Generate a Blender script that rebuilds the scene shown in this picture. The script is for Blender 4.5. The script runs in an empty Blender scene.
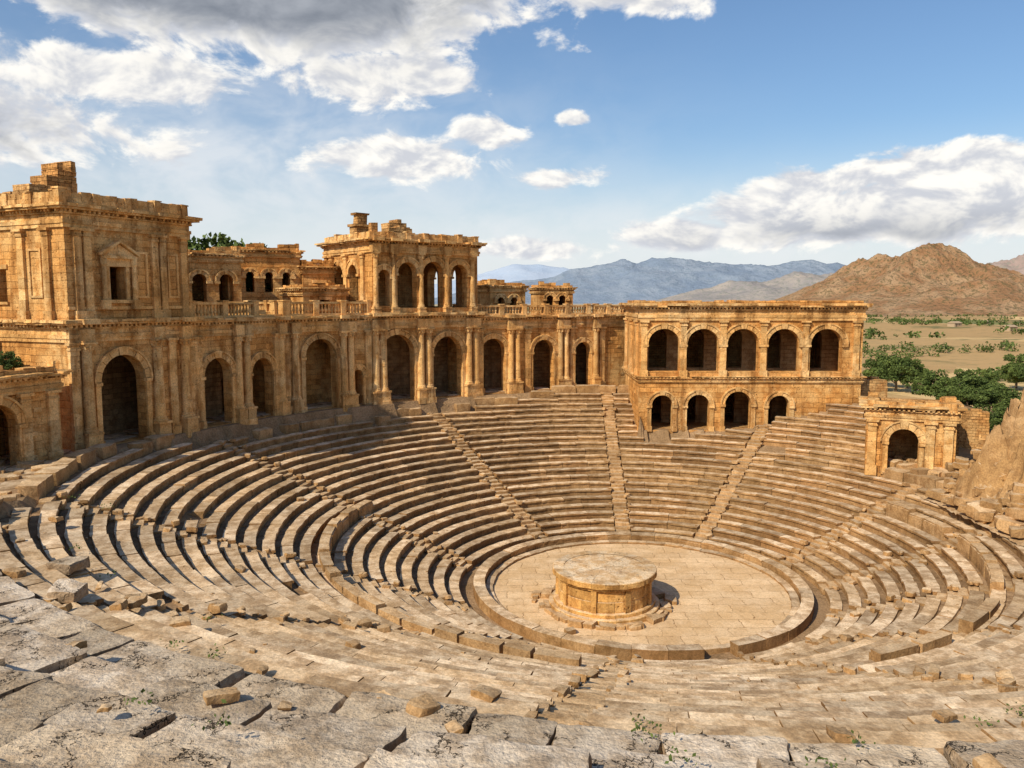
import bpy, math, random
import numpy as np
from mathutils import Vector, Matrix, noise
RD=random.Random(11)
U=RD.uniform
G=RD.gauss
sc=bpy.context.scene
CX,CY=6.6,40.5
CAMZ=15.0
# ------------------------------------------------------------------ mesh builder
class MB:
    def __init__(s): s.v=[];s.f=[];s.r=[];s.m=[]
    def add(s,vs,fs,rnd=None,mat=0,mats=None):
        o=len(s.v); s.v.extend(vs); r=RD.random() if rnd is None else rnd
        for i,f in enumerate(fs):
            s.f.append(tuple(i2+o for i2 in f)); s.r.append(r); s.m.append(mats[i] if mats else mat)
    def box(s,x0,x1,y0,y1,z0,z1,mat=0,j=0.0,rnd=None,rot=0):
        vs=[(x,y,z) for z in (z0,z1) for y in (y0,y1) for x in (x0,x1)]
        if rot:
            cx,cy=(x0+x1)/2,(y0+y1)/2;c,sn=math.cos(rot),math.sin(rot)
            vs=[(cx+(x-cx)*c-(y-cy)*sn,cy+(x-cx)*sn+(y-cy)*c,z) for x,y,z in vs]
        if j: vs=[(x+U(-j,j),y+U(-j,j),z+U(-j,j)) for x,y,z in vs]
        s.add(vs,[(0,2,3,1),(4,5,7,6),(0,1,5,4),(2,6,7,3),(0,4,6,2),(1,3,7,5)],rnd,mat)
    def build(s,name,mats,parent=None,M=None,smooth=False):
        if not s.f: return None
        me=bpy.data.meshes.new(name); me.from_pydata(s.v,[],s.f); me.update()
        for m in mats: me.materials.append(m)
        n=len(me.polygons)
        a=me.attributes.new('rnd','FLOAT','FACE'); a.data.foreach_set('value',np.array(s.r,dtype=np.float32))
        me.polygons.foreach_set('material_index',np.array(s.m,dtype=np.int32))
        nr=np.zeros(n*3);me.polygons.foreach_get('normal',nr);nr=np.abs(nr.reshape(-1,3))
        tot=np.zeros(n,dtype=np.int32);me.polygons.foreach_get('loop_total',tot)
        li=np.zeros(len(me.loops),dtype=np.int32);me.loops.foreach_get('vertex_index',li)
        co=np.array(s.v)[li]; ax=np.repeat(np.argmax(nr,axis=1),tot)
        uv=np.zeros((len(li),2))
        uv[:,0]=np.where(ax==0,co[:,1],co[:,0]); uv[:,1]=np.where(ax==2,co[:,1],co[:,2])
        l=me.uv_layers.new(name='UVMap'); l.data.foreach_set('uv',uv.astype(np.float32).ravel())
        if smooth:
            me.polygons.foreach_set('use_smooth',np.ones(n,dtype=bool)); me.set_sharp_from_angle(angle=math.radians(smooth if smooth>1 else 32))
        ob=bpy.data.objects.new(name,me); sc.collection.objects.link(ob)
        if M is None: M=Matrix.Identity(4)
        if parent:
            ob.parent=parent; ob.matrix_basis=parent.matrix_basis.inverted()@M
        else: ob.matrix_basis=M
        return ob
def empty(name,x,y,z):
    e=bpy.data.objects.new(name,None); e.matrix_basis=Matrix.Translation((x,y,z)); sc.collection.objects.link(e); e.empty_display_size=1
    return e
# ------------------------------------------------------------------ node helper
class NT:
    def __init__(s,nt): s.t=nt; s.n=nt.nodes; s.l=nt.links
    def sock(s,inp,v):
        if isinstance(v,bpy.types.NodeSocket): s.l.new(v,inp)
        elif v is not None:
            if hasattr(inp.default_value,'__len__') and not hasattr(v,'__len__'): v=[v]*len(inp.default_value)
            if hasattr(v,'__len__') and len(inp.default_value)==4 and len(v)==3: v=(*v,1)
            inp.default_value=v
    def math(s,op,a,b=None,c=None,clamp=False):
        m=s.n.new('ShaderNodeMath'); m.operation=op; m.use_clamp=clamp
        s.sock(m.inputs[0],a)
        if b is not None: s.sock(m.inputs[1],b)
        if c is not None: s.sock(m.inputs[2],c)
        return m.outputs[0]
    def vmath(s,op,a,b=None):
        m=s.n.new('ShaderNodeVectorMath'); m.operation=op
        s.sock(m.inputs[0],a)
        if b is not None: s.sock(m.inputs[1],b)
        return m.outputs[0]
    def noise(s,vec,scale,detail=4,rough=.55,out=0,dist=0):
        m=s.n.new('ShaderNodeTexNoise'); s.sock(m.inputs['Vector'],vec); m.inputs['Scale'].default_value=scale
        m.inputs['Detail'].default_value=detail; m.inputs['Roughness'].default_value=rough; m.inputs['Distortion'].default_value=dist
        return m.outputs[out]
    def mix(s,f,a,b,mode='MIX'):
        m=s.n.new('ShaderNodeMix'); m.data_type='RGBA'; m.blend_type=mode; m.clamp_factor=True
        s.sock(m.inputs[0],f); s.sock(m.inputs[6],a); s.sock(m.inputs[7],b); return m.outputs[2]
    def ramp(s,v,a,b,c=0,d=1,smooth=True):
        m=s.n.new('ShaderNodeMapRange'); m.interpolation_type='SMOOTHSTEP' if smooth else 'LINEAR'
        s.sock(m.inputs[0],v); 
        for i,q in enumerate((a,b,c,d)): m.inputs[i+1].default_value=q
        return m.outputs[0]
    def bump(s,h,strength,dist,normal=None):
        b=s.n.new('ShaderNodeBump'); b.inputs['Strength'].default_value=strength; b.inputs['Distance'].default_value=dist
        s.sock(b.inputs['Height'],h)
        if normal is not None: s.l.new(normal,b.inputs['Normal'])
        return b.outputs[0]
def newmat(name):
    m=bpy.data.materials.new(name); m.use_nodes=True; nt=m.node_tree; nt.nodes.clear(); N=NT(nt)
    o=nt.nodes.new('ShaderNodeOutputMaterial'); p=nt.nodes.new('ShaderNodeBsdfPrincipled'); nt.links.new(p.outputs[0],o.inputs[0])
    p.inputs['Roughness'].default_value=.92
    p.inputs['Specular IOR Level'].default_value=.1
    return m,N,p
def sep(N,v):
    s=N.n.new('ShaderNodeSeparateXYZ'); N.l.new(v,s.inputs[0]); return s.outputs
def geo(N): return N.n.new('ShaderNodeNewGeometry').outputs
def rnd(N):
    a=N.n.new('ShaderNodeAttribute'); a.attribute_name='rnd'; return a.outputs['Fac']
def scaled(N,v,s): return N.vmath('MULTIPLY',v,s)

def stone_mat(name,ca,cb,cc,brick=None,toplight=None,bumpk=1.0,stain=.5,ndist=.05,crack=None,pits=True,rv=(.76,1.2)):
    m,N,p=newmat(name); g=geo(N); P=g['Position']
    big=N.noise(P,.25,3,.6); med=N.noise(P,1.7,4,.65); fine=N.noise(P,13,4,.7)
    col=N.mix(N.ramp(big,.38,.62),ca,cb)
    col=N.mix(N.ramp(med,.42,.66,0,.85),col,cc)
    hgt=N.math('ADD',N.math('MULTIPLY',fine,.5),N.math('MULTIPLY',med,1.2))
    if brick:
        uv=N.n.new('ShaderNodeTexCoord').outputs['UV']
        wob=N.vmath('SUBTRACT',N.noise(P,1.3,2,.6,out=1),(.5,.5,.5))
        uv=N.vmath('ADD',uv,N.vmath('MULTIPLY',wob,(.12,.12,.12)))
        b=N.n.new('ShaderNodeTexBrick'); N.l.new(uv,b.inputs['Vector'])
        b.inputs['Color1'].default_value=(.66,.60,.54,1); b.inputs['Color2'].default_value=(1.18,1.14,1.08,1); b.inputs['Mortar'].default_value=(.38,.30,.23,1)
        b.inputs['Scale'].default_value=1; b.inputs['Mortar Size'].default_value=.014; b.inputs['Mortar Smooth'].default_value=.6
        b.inputs['Brick Width'].default_value=brick[0]; b.inputs['Row Height'].default_value=brick[1]; b.inputs['Bias'].default_value=.1
        amt=N.ramp(big,.38,.6,.95,.4)
        col=N.mix(amt,col,b.outputs['Color'],'MULTIPLY')
        hgt=N.math('SUBTRACT',hgt,N.math('MULTIPLY',N.math('MULTIPLY',b.outputs['Fac'],amt),.9))
    st=N.noise(scaled(N,P,(1.3,1.3,.16)),1.0,4,.65)
    col=N.mix(N.ramp(st,.48,.68,0,stain),col,(ca[0]*.34,ca[1]*.26,ca[2]*.2))
    if pits:
        vo=N.n.new('ShaderNodeTexVoronoi'); N.l.new(P,vo.inputs['Vector']); vo.inputs['Scale'].default_value=4.5
        pit=N.math('MULTIPLY',N.ramp(vo.outputs['Distance'],.05,.3,1,0),N.ramp(st,.42,.55))
        col=N.mix(N.math('MULTIPLY',pit,.55),col,(ca[0]*.3,ca[1]*.23,ca[2]*.18))
        hgt=N.math('SUBTRACT',hgt,N.math('MULTIPLY',pit,.8))
    col=N.mix(1,col,N.ramp(fine,.25,.75,.7,1.27),'MULTIPLY')
    col=N.mix(1,col,N.ramp(rnd(N),0,1,rv[0],rv[1],False),'MULTIPLY')
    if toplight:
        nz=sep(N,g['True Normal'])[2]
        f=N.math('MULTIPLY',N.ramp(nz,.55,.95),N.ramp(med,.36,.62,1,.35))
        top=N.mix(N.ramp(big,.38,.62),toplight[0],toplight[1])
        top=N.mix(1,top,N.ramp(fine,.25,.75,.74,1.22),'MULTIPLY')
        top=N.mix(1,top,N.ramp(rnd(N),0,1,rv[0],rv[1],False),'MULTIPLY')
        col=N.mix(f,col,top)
    if crack:
        vo=N.n.new('ShaderNodeTexVoronoi'); vo.feature='DISTANCE_TO_EDGE'; N.l.new(N.vmath('ADD',P,N.vmath('MULTIPLY',N.noise(P,1.1,5,.7,out=1),(2.2,2.2,2.2))),vo.inputs['Vector']); vo.inputs['Scale'].default_value=crack
        ck=N.math('MULTIPLY',N.ramp(vo.outputs[0],0,.012,1,0),N.ramp(med,.40,.54,.0,1))
        col=N.mix(N.math('MULTIPLY',ck,.65),col,(.12,.08,.05)); hgt=N.math('SUBTRACT',hgt,N.math('MULTIPLY',ck,.8))
    N.l.new(col,p.inputs['Base Color'])
    N.l.new(N.bump(hgt,.9*bumpk,ndist),p.inputs['Normal'])
    return m
ASH=stone_mat('sandstone_ashlar',(.62,.32,.10),(.68,.42,.17),(.46,.21,.058),brick=(.85,.38),stain=.65)
TRIM=stone_mat('sandstone_trim',(.67,.38,.135),(.71,.47,.215),(.51,.26,.08),stain=.75)
RUB=stone_mat('rubble_masonry',(.53,.285,.10),(.58,.365,.16),(.37,.18,.06),brick=(.42,.2),bumpk=1.3)
INN=stone_mat('shade_darkened_masonry',(.33,.19,.085),(.37,.24,.12),(.22,.12,.05),brick=(.6,.3),pits=False)  # inner wall stone coloured darker to deepen the shade inside the arches
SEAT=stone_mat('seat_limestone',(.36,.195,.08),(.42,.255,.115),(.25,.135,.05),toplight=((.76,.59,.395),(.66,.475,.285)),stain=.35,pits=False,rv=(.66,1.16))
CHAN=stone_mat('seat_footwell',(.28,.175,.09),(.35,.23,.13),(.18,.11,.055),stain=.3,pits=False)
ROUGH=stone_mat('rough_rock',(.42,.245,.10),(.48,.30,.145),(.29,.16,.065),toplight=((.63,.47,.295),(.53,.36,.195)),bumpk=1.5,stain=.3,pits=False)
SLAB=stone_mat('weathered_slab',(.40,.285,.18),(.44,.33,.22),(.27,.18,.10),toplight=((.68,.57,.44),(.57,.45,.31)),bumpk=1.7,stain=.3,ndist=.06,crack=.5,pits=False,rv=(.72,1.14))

# ------------------------------------------------------------------ profile of the site
def interp(tab,th):
    xs=[a for a,b in tab]; ys=[b for a,b in tab]
    return np.interp(th,xs,ys)
RIM=[(-90,28.5),(-68,28.5),(-50,24),(-28,19.8),(-10,18.6),(28,19.4),(36,23),(44,27.4),(45,27.6),(50,25.6),(60,22.6),(70,20.9),(81,19.9),(81.4,27),(92,27.4),(111,25.3),(132,24.3),(147,24.7),(165,25.4),(180,27),(205,27.2),(215,28.5),(270,28.5)]
PLAT=[(-90,10.3),(-66,9.8),(-50,7.4),(-40,5.2),(-25,4.5),(30,4.4),(40,5.5),(46,6.6),(52,5.1),(80,5.1),(82,7.2),(180,7.3),(203,7.4),(222,9.7),(235,10.3),(270,10.3)]
def norm_th(t):
    t=np.asarray(t,dtype=float); return (t+90)%360-90
def rim(t): return interp(RIM,norm_th(t))
T0,TR,RI=9.3,.8,.32
SLZ0,SLR0,SLK=8.0,28.45,.34
def sstep(x,a,b):
    t=np.clip((x-a)/(b-a),0,1); return t*t*(3-2*t)
def ground_z(Rr,th):
    th=norm_th(th); rm=interp(RIM,th); pl=interp(PLAT,th)
    near=sstep(th,203,232)+ (1-sstep(th,-66,-48))
    near=np.clip(near,0,1)
    bowl=.45+.4*(Rr-T0)-.46
    z=np.where(Rr<8.6,-.05,np.where(Rr<9.3,.0,bowl))
    bank=np.minimum(np.minimum(bowl,SLZ0-.42+SLK*(Rr-SLR0)),11.2)
    beyond=pl*(1-near)+near*bank
    z=np.where(Rr>rm+.15,beyond,z)
    right=sstep(th,-75,-45)*(1-sstep(th,60,84))
    r0=60-33*right; r1=230-90*right
    f=sstep(Rr,r0,r1)
    z=z*(1-f)+(-7)*f
    X=Rr*np.cos(np.radians(th)); Y=Rr*np.sin(np.radians(th))
    und=(np.sin(X*.021+1)+np.sin(Y*.017+X*.009))*1.2*sstep(Rr,80,250)+(np.sin(X*.4+Y*.31)+np.sin(Y*.57-X*.2))*.08*sstep(Rr,28,40)*(1-near)
    return z+und
def gz(x,y):
    dx,dy=x-CX,y-CY
    return float(ground_z(np.array(math.hypot(dx,dy)),np.array(math.degrees(math.atan2(dy,dx)))))
# ---- terrain sheet
rr=[0.0,4,7,8,8.55,8.62,9.2,9.35]+list(np.arange(9.8,40,.4))+list(np.arange(40,70,1.5))
r=70
while r<14000: rr.append(r); r*=1.06
rr=np.array(rr); NTH=720; th=np.linspace(-90,270,NTH,endpoint=False)
RRg,TT=np.meshgrid(rr,th,indexing='ij')
Z=ground_z(RRg,TT)
V=np.stack([CX+RRg*np.cos(np.radians(TT)),CY+RRg*np.sin(np.radians(TT)),Z],-1).reshape(-1,3)
F=[]
for i in range(len(rr)-1):
    for j in range(NTH):
        k=(j+1)%NTH; F.append((i*NTH+j,(i+1)*NTH+j,(i+1)*NTH+k,i*NTH+k))
m,N,p=newmat('earth_and_fields'); g=geo(N); P=g['Position']
d=N.vmath('SUBTRACT',P,(CX,CY,0)); ln=N.n.new('ShaderNodeVectorMath'); ln.operation='LENGTH'; N.l.new(d,ln.inputs[0]); dist=ln.outputs['Value']
near=N.mix(N.ramp(N.noise(P,.5,4,.65),.35,.65),(.34,.22,.12),(.24,.15,.075))
near=N.mix(1,near,N.ramp(N.noise(P,9,4,.7),.25,.75,.65,1.3),'MULTIPLY')
near=N.mix(N.math('MULTIPLY',N.ramp(dist,27,40),N.ramp(N.noise(P,.25,5,.7),.5,.6)),near,(.12,.125,.05))
vo=N.n.new('ShaderNodeTexVoronoi'); N.l.new(N.vmath('ADD',scaled(N,P,(1,.6,1)),N.vmath('MULTIPLY',N.noise(P,.01,3,out=1),(60,60,0))),vo.inputs['Vector']); vo.inputs['Scale'].default_value=.009
vs=sep(N,vo.outputs['Color'])
fld=N.mix(N.ramp(vs[0],.15,.85),(.42,.27,.12),(.62,.43,.20))
fld=N.mix(N.ramp(vs[1],.68,.76),fld,(.20,.20,.07))
fld=N.mix(N.ramp(N.noise(P,.02,5,.7),.54,.64,0,.8),fld,(.11,.12,.045))
fld=N.mix(N.ramp(N.noise(P,.12,4,.7),.5,.7,0,.45),fld,(.17,.15,.06))
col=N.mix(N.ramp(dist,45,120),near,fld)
col=N.mix(N.ramp(dist,900,6000,0,.8),col,(.37,.38,.37))  # distance haze mixed into the ground colour
N.l.new(col,p.inputs['Base Color']); N.l.new(N.bump(N.noise(P,5,4,.7),.8,.12),p.inputs['Normal'])
EARTH=m
mb=MB(); mb.v=[tuple(a) for a in V]; mb.f=F; mb.r=[.5]*len(F); mb.m=[0]*len(F)
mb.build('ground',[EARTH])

# ------------------------------------------------------------------ rock block
_tc={}
def template(a,b,c):
    k=(a,b,c)
    if k in _tc: return _tc[k]
    vd={};vs=[];fs=[]
    def wp(v): return math.copysign(abs(v)**.72,v) if v else 0.0
    def vid(x,y,z):
        q=(round(wp(x),5),round(wp(y),5),round(wp(z),5))
        if q not in vd: vd[q]=len(vs); vs.append(q)
        return vd[q]
    def face(n1,n2,fn,flip):
        for i in range(n1):
            for j in range(n2):
                q=[fn(-1+2*i/n1,-1+2*j/n2),fn(-1+2*(i+1)/n1,-1+2*j/n2),fn(-1+2*(i+1)/n1,-1+2*(j+1)/n2),fn(-1+2*i/n1,-1+2*(j+1)/n2)]
                ids=[vid(*t) for t in q]
                fs.append(tuple(ids[::-1] if flip else ids))
    face(a,b,lambda s,t:(s,t,1),False); face(a,b,lambda s,t:(s,t,-1),True)
    face(a,c,lambda s,t:(s,-1,t),False); face(a,c,lambda s,t:(s,1,t),True)
    face(b,c,lambda s,t:(1,s,t),False); face(b,c,lambda s,t:(-1,s,t),True)
    _tc[k]=(vs,fs); return _tc[k]
def rock(mb,c,size,rz=0,tx=0,ty=0,seg=(4,4,3),amp=.06,pw=14,fr=1.6,mat=0,rnd=None,taper=0,az=1.0,skew=.12):
    vs,fs=template(*seg); M=Matrix.Translation(c)@Matrix.Rotation(rz,4,'Z')@Matrix.Rotation(tx,4,'X')@Matrix.Rotation(ty,4,'Y')
    o=Vector((U(0,90),U(0,90),U(0,90))); hx,hy,hz=size[0]/2,size[1]/2,size[2]/2
    sk=U(-skew,skew); sk2=U(-skew,skew); out=[]
    for x,y,z in vs:
        l=(abs(x)**pw+abs(y)**pw+abs(z)**pw)**(1/pw)
        q=Vector((x/l*hx*(1+sk*y)*(1-taper*max(z,0)),y/l*hy*(1+sk2*x)*(1-taper*max(z,0)),z/l*hz))
        n=noise.noise_vector(q*fr+o)*amp+noise.noise_vector(q*fr*3.3+o)*amp*.45
        n.z*=az
        q=q+n; out.append(tuple(M@q))
    mb.add(out,fs,rnd,mat)
def pol(r,t,z=0): return (CX+r*math.cos(t),CY+r*math.sin(t),z)

# ------------------------------------------------------------------ seats
def arcblock(mb,r,w,z,h,t0,t1,nose=.09,lip=.12,jit=.012,cx=CX,cy=CY,rnd=None,mat=0,step=.45,chan=None):
    ns=max(2,int((t1-t0)*r/step)+1); dr=G(0,.014); dz=G(0,.010); tl=G(0,.006)
    if chan:
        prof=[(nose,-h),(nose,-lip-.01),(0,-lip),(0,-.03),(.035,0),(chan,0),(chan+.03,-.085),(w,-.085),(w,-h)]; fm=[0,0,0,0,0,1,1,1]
    else:
        prof=[(nose,-h),(nose,-lip-.01),(0,-lip),(0,-.03),(.035,0),(w,0),(w,-h)]; fm=[0]*6
    vs=[]
    for i in range(ns+1):
        t=t0+(t1-t0)*i/ns
        ch=abs(G(0,jit*1.5)) if RD.random()<.8 else U(.03,.07)
        ch2=G(0,.012)
        for k,(a,b) in enumerate(prof):
            ra=r+a+dr; zb=z+b+dz+tl*(i-ns/2)
            if k in(2,3): ra+=ch
            if k in(3,4): zb-=abs(G(0,jit))
            if chan and k in (5,6): ra+=ch2
            vs.append((cx+ra*math.cos(t),cy+ra*math.sin(t),zb))
    K=len(prof); fs=[]; ms=[]
    for i in range(ns):
        for k in range(K-1):
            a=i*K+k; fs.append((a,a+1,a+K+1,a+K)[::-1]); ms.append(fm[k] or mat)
    fs.append(tuple(range(K))); fs.append(tuple(range(ns*K,ns*K+K))[::-1]); ms+= [mat,mat]
    mb.add(vs,fs,rnd,mat,ms)
STAIRS=[57,87,121,164,201,232,258,284,308,332,356,20]
STAIRS=sorted([(s+90)%360-90 for s in STAIRS])
seats=MB(); steps=MB(); rub=MB()
NR=23
for n in range(NR+1):
    r=T0+TR*n; z=.45+RI*n
    for si in range(len(STAIRS)):
        a0=math.radians(STAIRS[si])+.5/r; a1=math.radians(STAIRS[(si+1)%len(STAIRS)]+(360 if si==len(STAIRS)-1 else 0))-.5/r
        L=(a1-a0)*r; nb=max(1,round(L/U(1.5,2.1))); cuts=[a0]+[a0+(a1-a0)*(i+U(-.3,.3))/nb for i in range(1,nb)]+[a1]
        for i in range(nb):
            t0,t1=cuts[i]+.006/r*U(0.3,3),cuts[i+1]-.006/r*U(0.3,3); tm=math.degrees((t0+t1)/2)
            if r+TR>float(rim(tm))+.15: continue
            if RD.random()<.01: continue
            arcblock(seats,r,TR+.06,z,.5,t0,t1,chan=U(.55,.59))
            if RD.random()<.015 and r>11:
                tt=U(t0,t1); s=U(.12,.35); rock(rub,pol(r+U(.2,.6),tt,z+s*.2),(s*U(1,1.8),s,s*.7),U(0,6),U(-.3,.3),0,(3,3,2),.05,7,3)
    for s in STAIRS:
        t=math.radians(s)
        if r+TR>float(rim(s))+.15: continue
        for k in range(2):
            rr_=r+k*.4; zz=z-.17+k*.16
            wd=.5+U(-.06,.02)
            cxx,cyy,_=pol(rr_+.24,t); 
            rock(steps,(cxx,cyy,zz-.1),(.5,wd*2,.26),t+U(-.05,.05),U(-.03,.03),U(-.05,.05),(2,3,2),.04,12,2.5)
        for q in range(2):
            sg=RD.choice((-1,1)); s_=U(.12,.32)
            rock(rub,pol(r+U(0,.8),t+sg*U(.35,.62)/r,z+s_*.1),(s_*1.5,s_,s_*.75),U(0,6),U(-.2,.2),U(-.2,.2),(3,3,2),.05,8,3)
# parapet (diazoma) arcs
par=MB()
for lo,hi in ((160,196),(204,250),(-70,-31),(-25,-7),(-1,17)):
    t=math.radians(lo); R0=15.65
    while t<math.radians(hi):
        L=U(.9,2.0)/R0
        if RD.random()<.94:
            h=U(.3,.5); arcblock(par,R0,.5,2.98+h,h+.45,t+.004,t+L-.004,.0,.12,.035,step=.35)
        t+=L
# rim coping
t=-60.0
while t<262:
    rm=float(rim(t)); L=U(1.0,2.1)
    if not(44<t<82) and not(200<t) and RD.random()<.85 and abs(float(rim(t+1.5))-rm)<.8:
        n=math.floor((rm+.15-T0)/TR); re=T0+TR*n; z=.45+RI*(n-1)
        tt=math.radians(t); h=U(.3,.45)
        rock(par,pol(re+.45,tt,z+.12+h*.3),(U(.75,.95),L*.98,h+.3),tt,U(-.02,.02),U(-.03,.03),(4,5,3),.05,20,1.8)
    t+=math.degrees(L/rm)
th_e=empty('amphitheatre_seating',CX,CY,0)
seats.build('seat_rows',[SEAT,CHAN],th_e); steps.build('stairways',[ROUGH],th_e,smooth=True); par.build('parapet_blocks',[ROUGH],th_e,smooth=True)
# orchestra kerb rings
ring=MB()
def ringblocks(mb,cx,cy,r,w,z,h,L,nose=.05,lip=.1,jit=.012,a0=0,a1=2*math.pi,miss=0):
    n=max(3,int((a1-a0)*r/L)); off=U(0,1)
    for i in range(n):
        if RD.random()<miss: continue
        t0=a0+(a1-a0)*(i+off)/n; t1=a0+(a1-a0)*(i+1+off)/n
        arcblock(mb,r,w,z,h,t0+.008/r,t1-.008/r,nose,lip,jit,cx,cy)
ringblocks(ring,CX,CY,7.55,.42,.16,.3,1.1)
ringblocks(ring,CX,CY,7.98,.62,.5,.7,1.4,.05,.14,.025,miss=.02)
ring.build('orchestra_kerb',[SEAT],th_e)
# orchestra floor
m,N,p=newmat('orchestra_paving'); g=geo(N); P=g['Position']
wp_=N.vmath('ADD',P,N.vmath('MULTIPLY',N.noise(P,1.5,4,.65,out=1),(.5,.5,0)))
br=N.n.new('ShaderNodeTexBrick'); N.l.new(scaled(N,wp_,(.96,1.04,1)),br.inputs['Vector'])
br.inputs['Color1'].default_value=(.84,.82,.8,1); br.inputs['Color2'].default_value=(1.08,1.07,1.06,1); br.inputs['Mortar'].default_value=(.36,.28,.2,1); br.inputs['Scale'].default_value=1; br.inputs['Mortar Size'].default_value=.02; br.inputs['Mortar Smooth'].default_value=.6; br.inputs['Brick Width'].default_value=1.5; br.inputs['Row Height'].default_value=.95
bg_=N.noise(P,.5,5,.65)
c=N.mix(N.ramp(bg_,.35,.65),(.72,.52,.31),(.61,.41,.215))
c=N.mix(N.ramp(N.noise(P,.9,4),.38,.6,.95,.45),c,br.outputs['Color'],'MULTIPLY')
c=N.mix(N.ramp(N.noise(P,2.5,5,.7),.5,.7,0,.45),c,(.40,.24,.11))
c=N.mix(1,c,N.ramp(N.noise(P,14,4,.7),.25,.75,.8,1.18),'MULTIPLY')
N.l.new(c,p.inputs['Base Color']); N.l.new(N.bump(N.math('SUBTRACT',N.noise(P,7,5,.7),N.math('MULTIPLY',br.outputs['Fac'],.6)),.6,.03),p.inputs['Normal'])
mb=MB(); vs=[(CX,CY,.03)]; n=96
for i in range(n): vs.append(pol(7.62,2*math.pi*i/n,.03))
mb.add(vs,[(0,1+i,1+(i+1)%n) for i in range(n)],.5); mb.build('orchestra_floor',[m])
# ------------------------------------------------------------------ altar
ax,ay=4.55,38.2
alt=empty('round_stone_altar',ax,ay,0)
mb=MB()
def drum(mb,r,z0,z1,n,lip=0,j=.012,r_in=.4):
    off=U(0,6)
    for i in range(n):
        t0=off+2*math.pi*i/n+.006/r; t1=off+2*math.pi*(i+1)/n-.006/r; ns=4; q=G(0,j); vs=[]
        for k in range(ns+1):
            t=t0+(t1-t0)*k/ns; e=abs(G(0,j))
            for rr_,zz in ((r-r_in,z0),(r+q-e,z0),(r+q,z0+.03),(r+q-e*.5,z1-.03),(r+q-.03-e,z1),(r-r_in,z1)):
                vs.append((ax+rr_*math.cos(t),ay+rr_*math.sin(t),zz))
        fs=[]
        for k in range(ns):
            for a in range(5): b=k*6+a; fs.append((b,b+6,b+7,b+1))
        fs.append(tuple(range(6))); fs.append(tuple(range(ns*6,ns*6+6))[::-1])
        mb.add(vs,fs)
drum(mb,2.72,.0,.30,13,r_in=1); drum(mb,2.5,.30,.48,11,r_in=1)
drum(mb,2.28,.48,1.0,9,j=.02); drum(mb,2.29,1.005,1.56,10,j=.02); drum(mb,2.42,1.56,1.68,14,r_in=1); drum(mb,2.55,1.68,1.96,12,r_in=.55,j=.02)
for i in range(9):
    t=2*math.pi*i/9+.2; 
    M=Matrix.Translation((ax,ay,0))@Matrix.Rotation(t,4,'Z')
    b=MB(); b.box(2.2,2.39,-.13,.13,.48,1.56,j=.012); mb.add([tuple(M@Vector(v)) for v in b.v],b.f)
for rA,rB,nn in ((0,.9,5),(.9,2.0,11)):
    for i in range(nn):
        t0=2*math.pi*i/nn+.006+rA; t1=2*math.pi*(i+1)/nn-.006+rA; z=1.945+G(0,.005); vs=[]
        for k in range(5):
            t=t0+(t1-t0)*k/4
            for q in (rA+.008,rB-.006): vs.append((ax+q*math.cos(t),ay+q*math.sin(t),z))
        mb.add(vs,[(2*k,2*k+1,2*k+3,2*k+2) for k in range(4)],U(.35,.65))
mb.add([(ax+2.1*math.cos(i*.2618),ay+2.1*math.sin(i*.2618),1.92) for i in range(24)],[tuple(range(24))],.2)
ALT=stone_mat('altar_stone',(.62,.34,.105),(.66,.41,.16),(.44,.22,.065),toplight=((.74,.58,.39),(.64,.46,.27)),stain=.7)
mb.build('drum',[ALT],alt)
mb=MB()
for i in range(52):
    t=U(0,6.283); s=U(.25,.75); q=2.75+abs(G(0,.28))
    rock(mb,(ax+q*math.cos(t),ay+q*math.sin(t),s*.12+.03),(s*U(1,1.6),s*.8,s*.45),t+1.57+U(-.3,.3),U(-.12,.12),U(-.12,.12),(3,3,2),.05,12,2.5)
mb.build('base_rubble',[ROUGH],alt,smooth=True)
rock(rub,(2.6,34.7,.12),(.5,.35,.3),.4,0,0,(3,3,2),.04,8,3)

# ------------------------------------------------------------------ foreground big slabs
fg=MB()
r=SLR0
while r<39:
    w=U(1.1,1.75); z=SLZ0+SLK*(r-SLR0)
    t=math.radians(206+min(25,(r-28.4)*3.2)); tend=math.radians(297-(r-28.4)*1.0)
    while t<tend:
        L=U(1.2,3.2); tm=t+L/2/r
        x,y,_=pol(r+w/2,tm)
        dd=math.hypot(x,y); seg=(8,12,4) if dd>14 else (18,28,5)
        rock(fg,(x,y,z-.3+G(0,.03)),(w*.975,L*.98,.72),tm+U(-.03,.03),G(0,.012),G(0,.015)-.035,seg,.10,RD.choice((20,30,50)),1.3,az=.35,skew=.07)
        t+=L/r
    r+=w*.985
for i in range(80):
    t=math.radians(U(205,300)); q=U(26,36); s=U(.1,.4)
    if i<5: s=U(.6,.8)
    z=SLZ0+SLK*(q-SLR0)+s*.12
    rock(rub if s<.6 else fg,pol(q,t,z),(s*U(1,1.8),s,s*.45),U(0,6),U(-.1,.1),U(-.1,.1),(6,6,4),.07,18,2)
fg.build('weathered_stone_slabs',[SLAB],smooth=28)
for i in range(700):
    n=RD.randint(0,22); q=T0+TR*n+U(.1,.8); t=math.radians(U(-90,270))
    if q>float(rim(math.degrees(t)))-.5: continue
    s=U(.03,.1); rock(rub,pol(q,t,.42+RI*n+s*.3),(s*1.4,s,s*.8),U(0,6),0,0,(1,1,1),.01,4,3)
rub.build('fallen_stone_rubble',[ROUGH],smooth=True)

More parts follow.
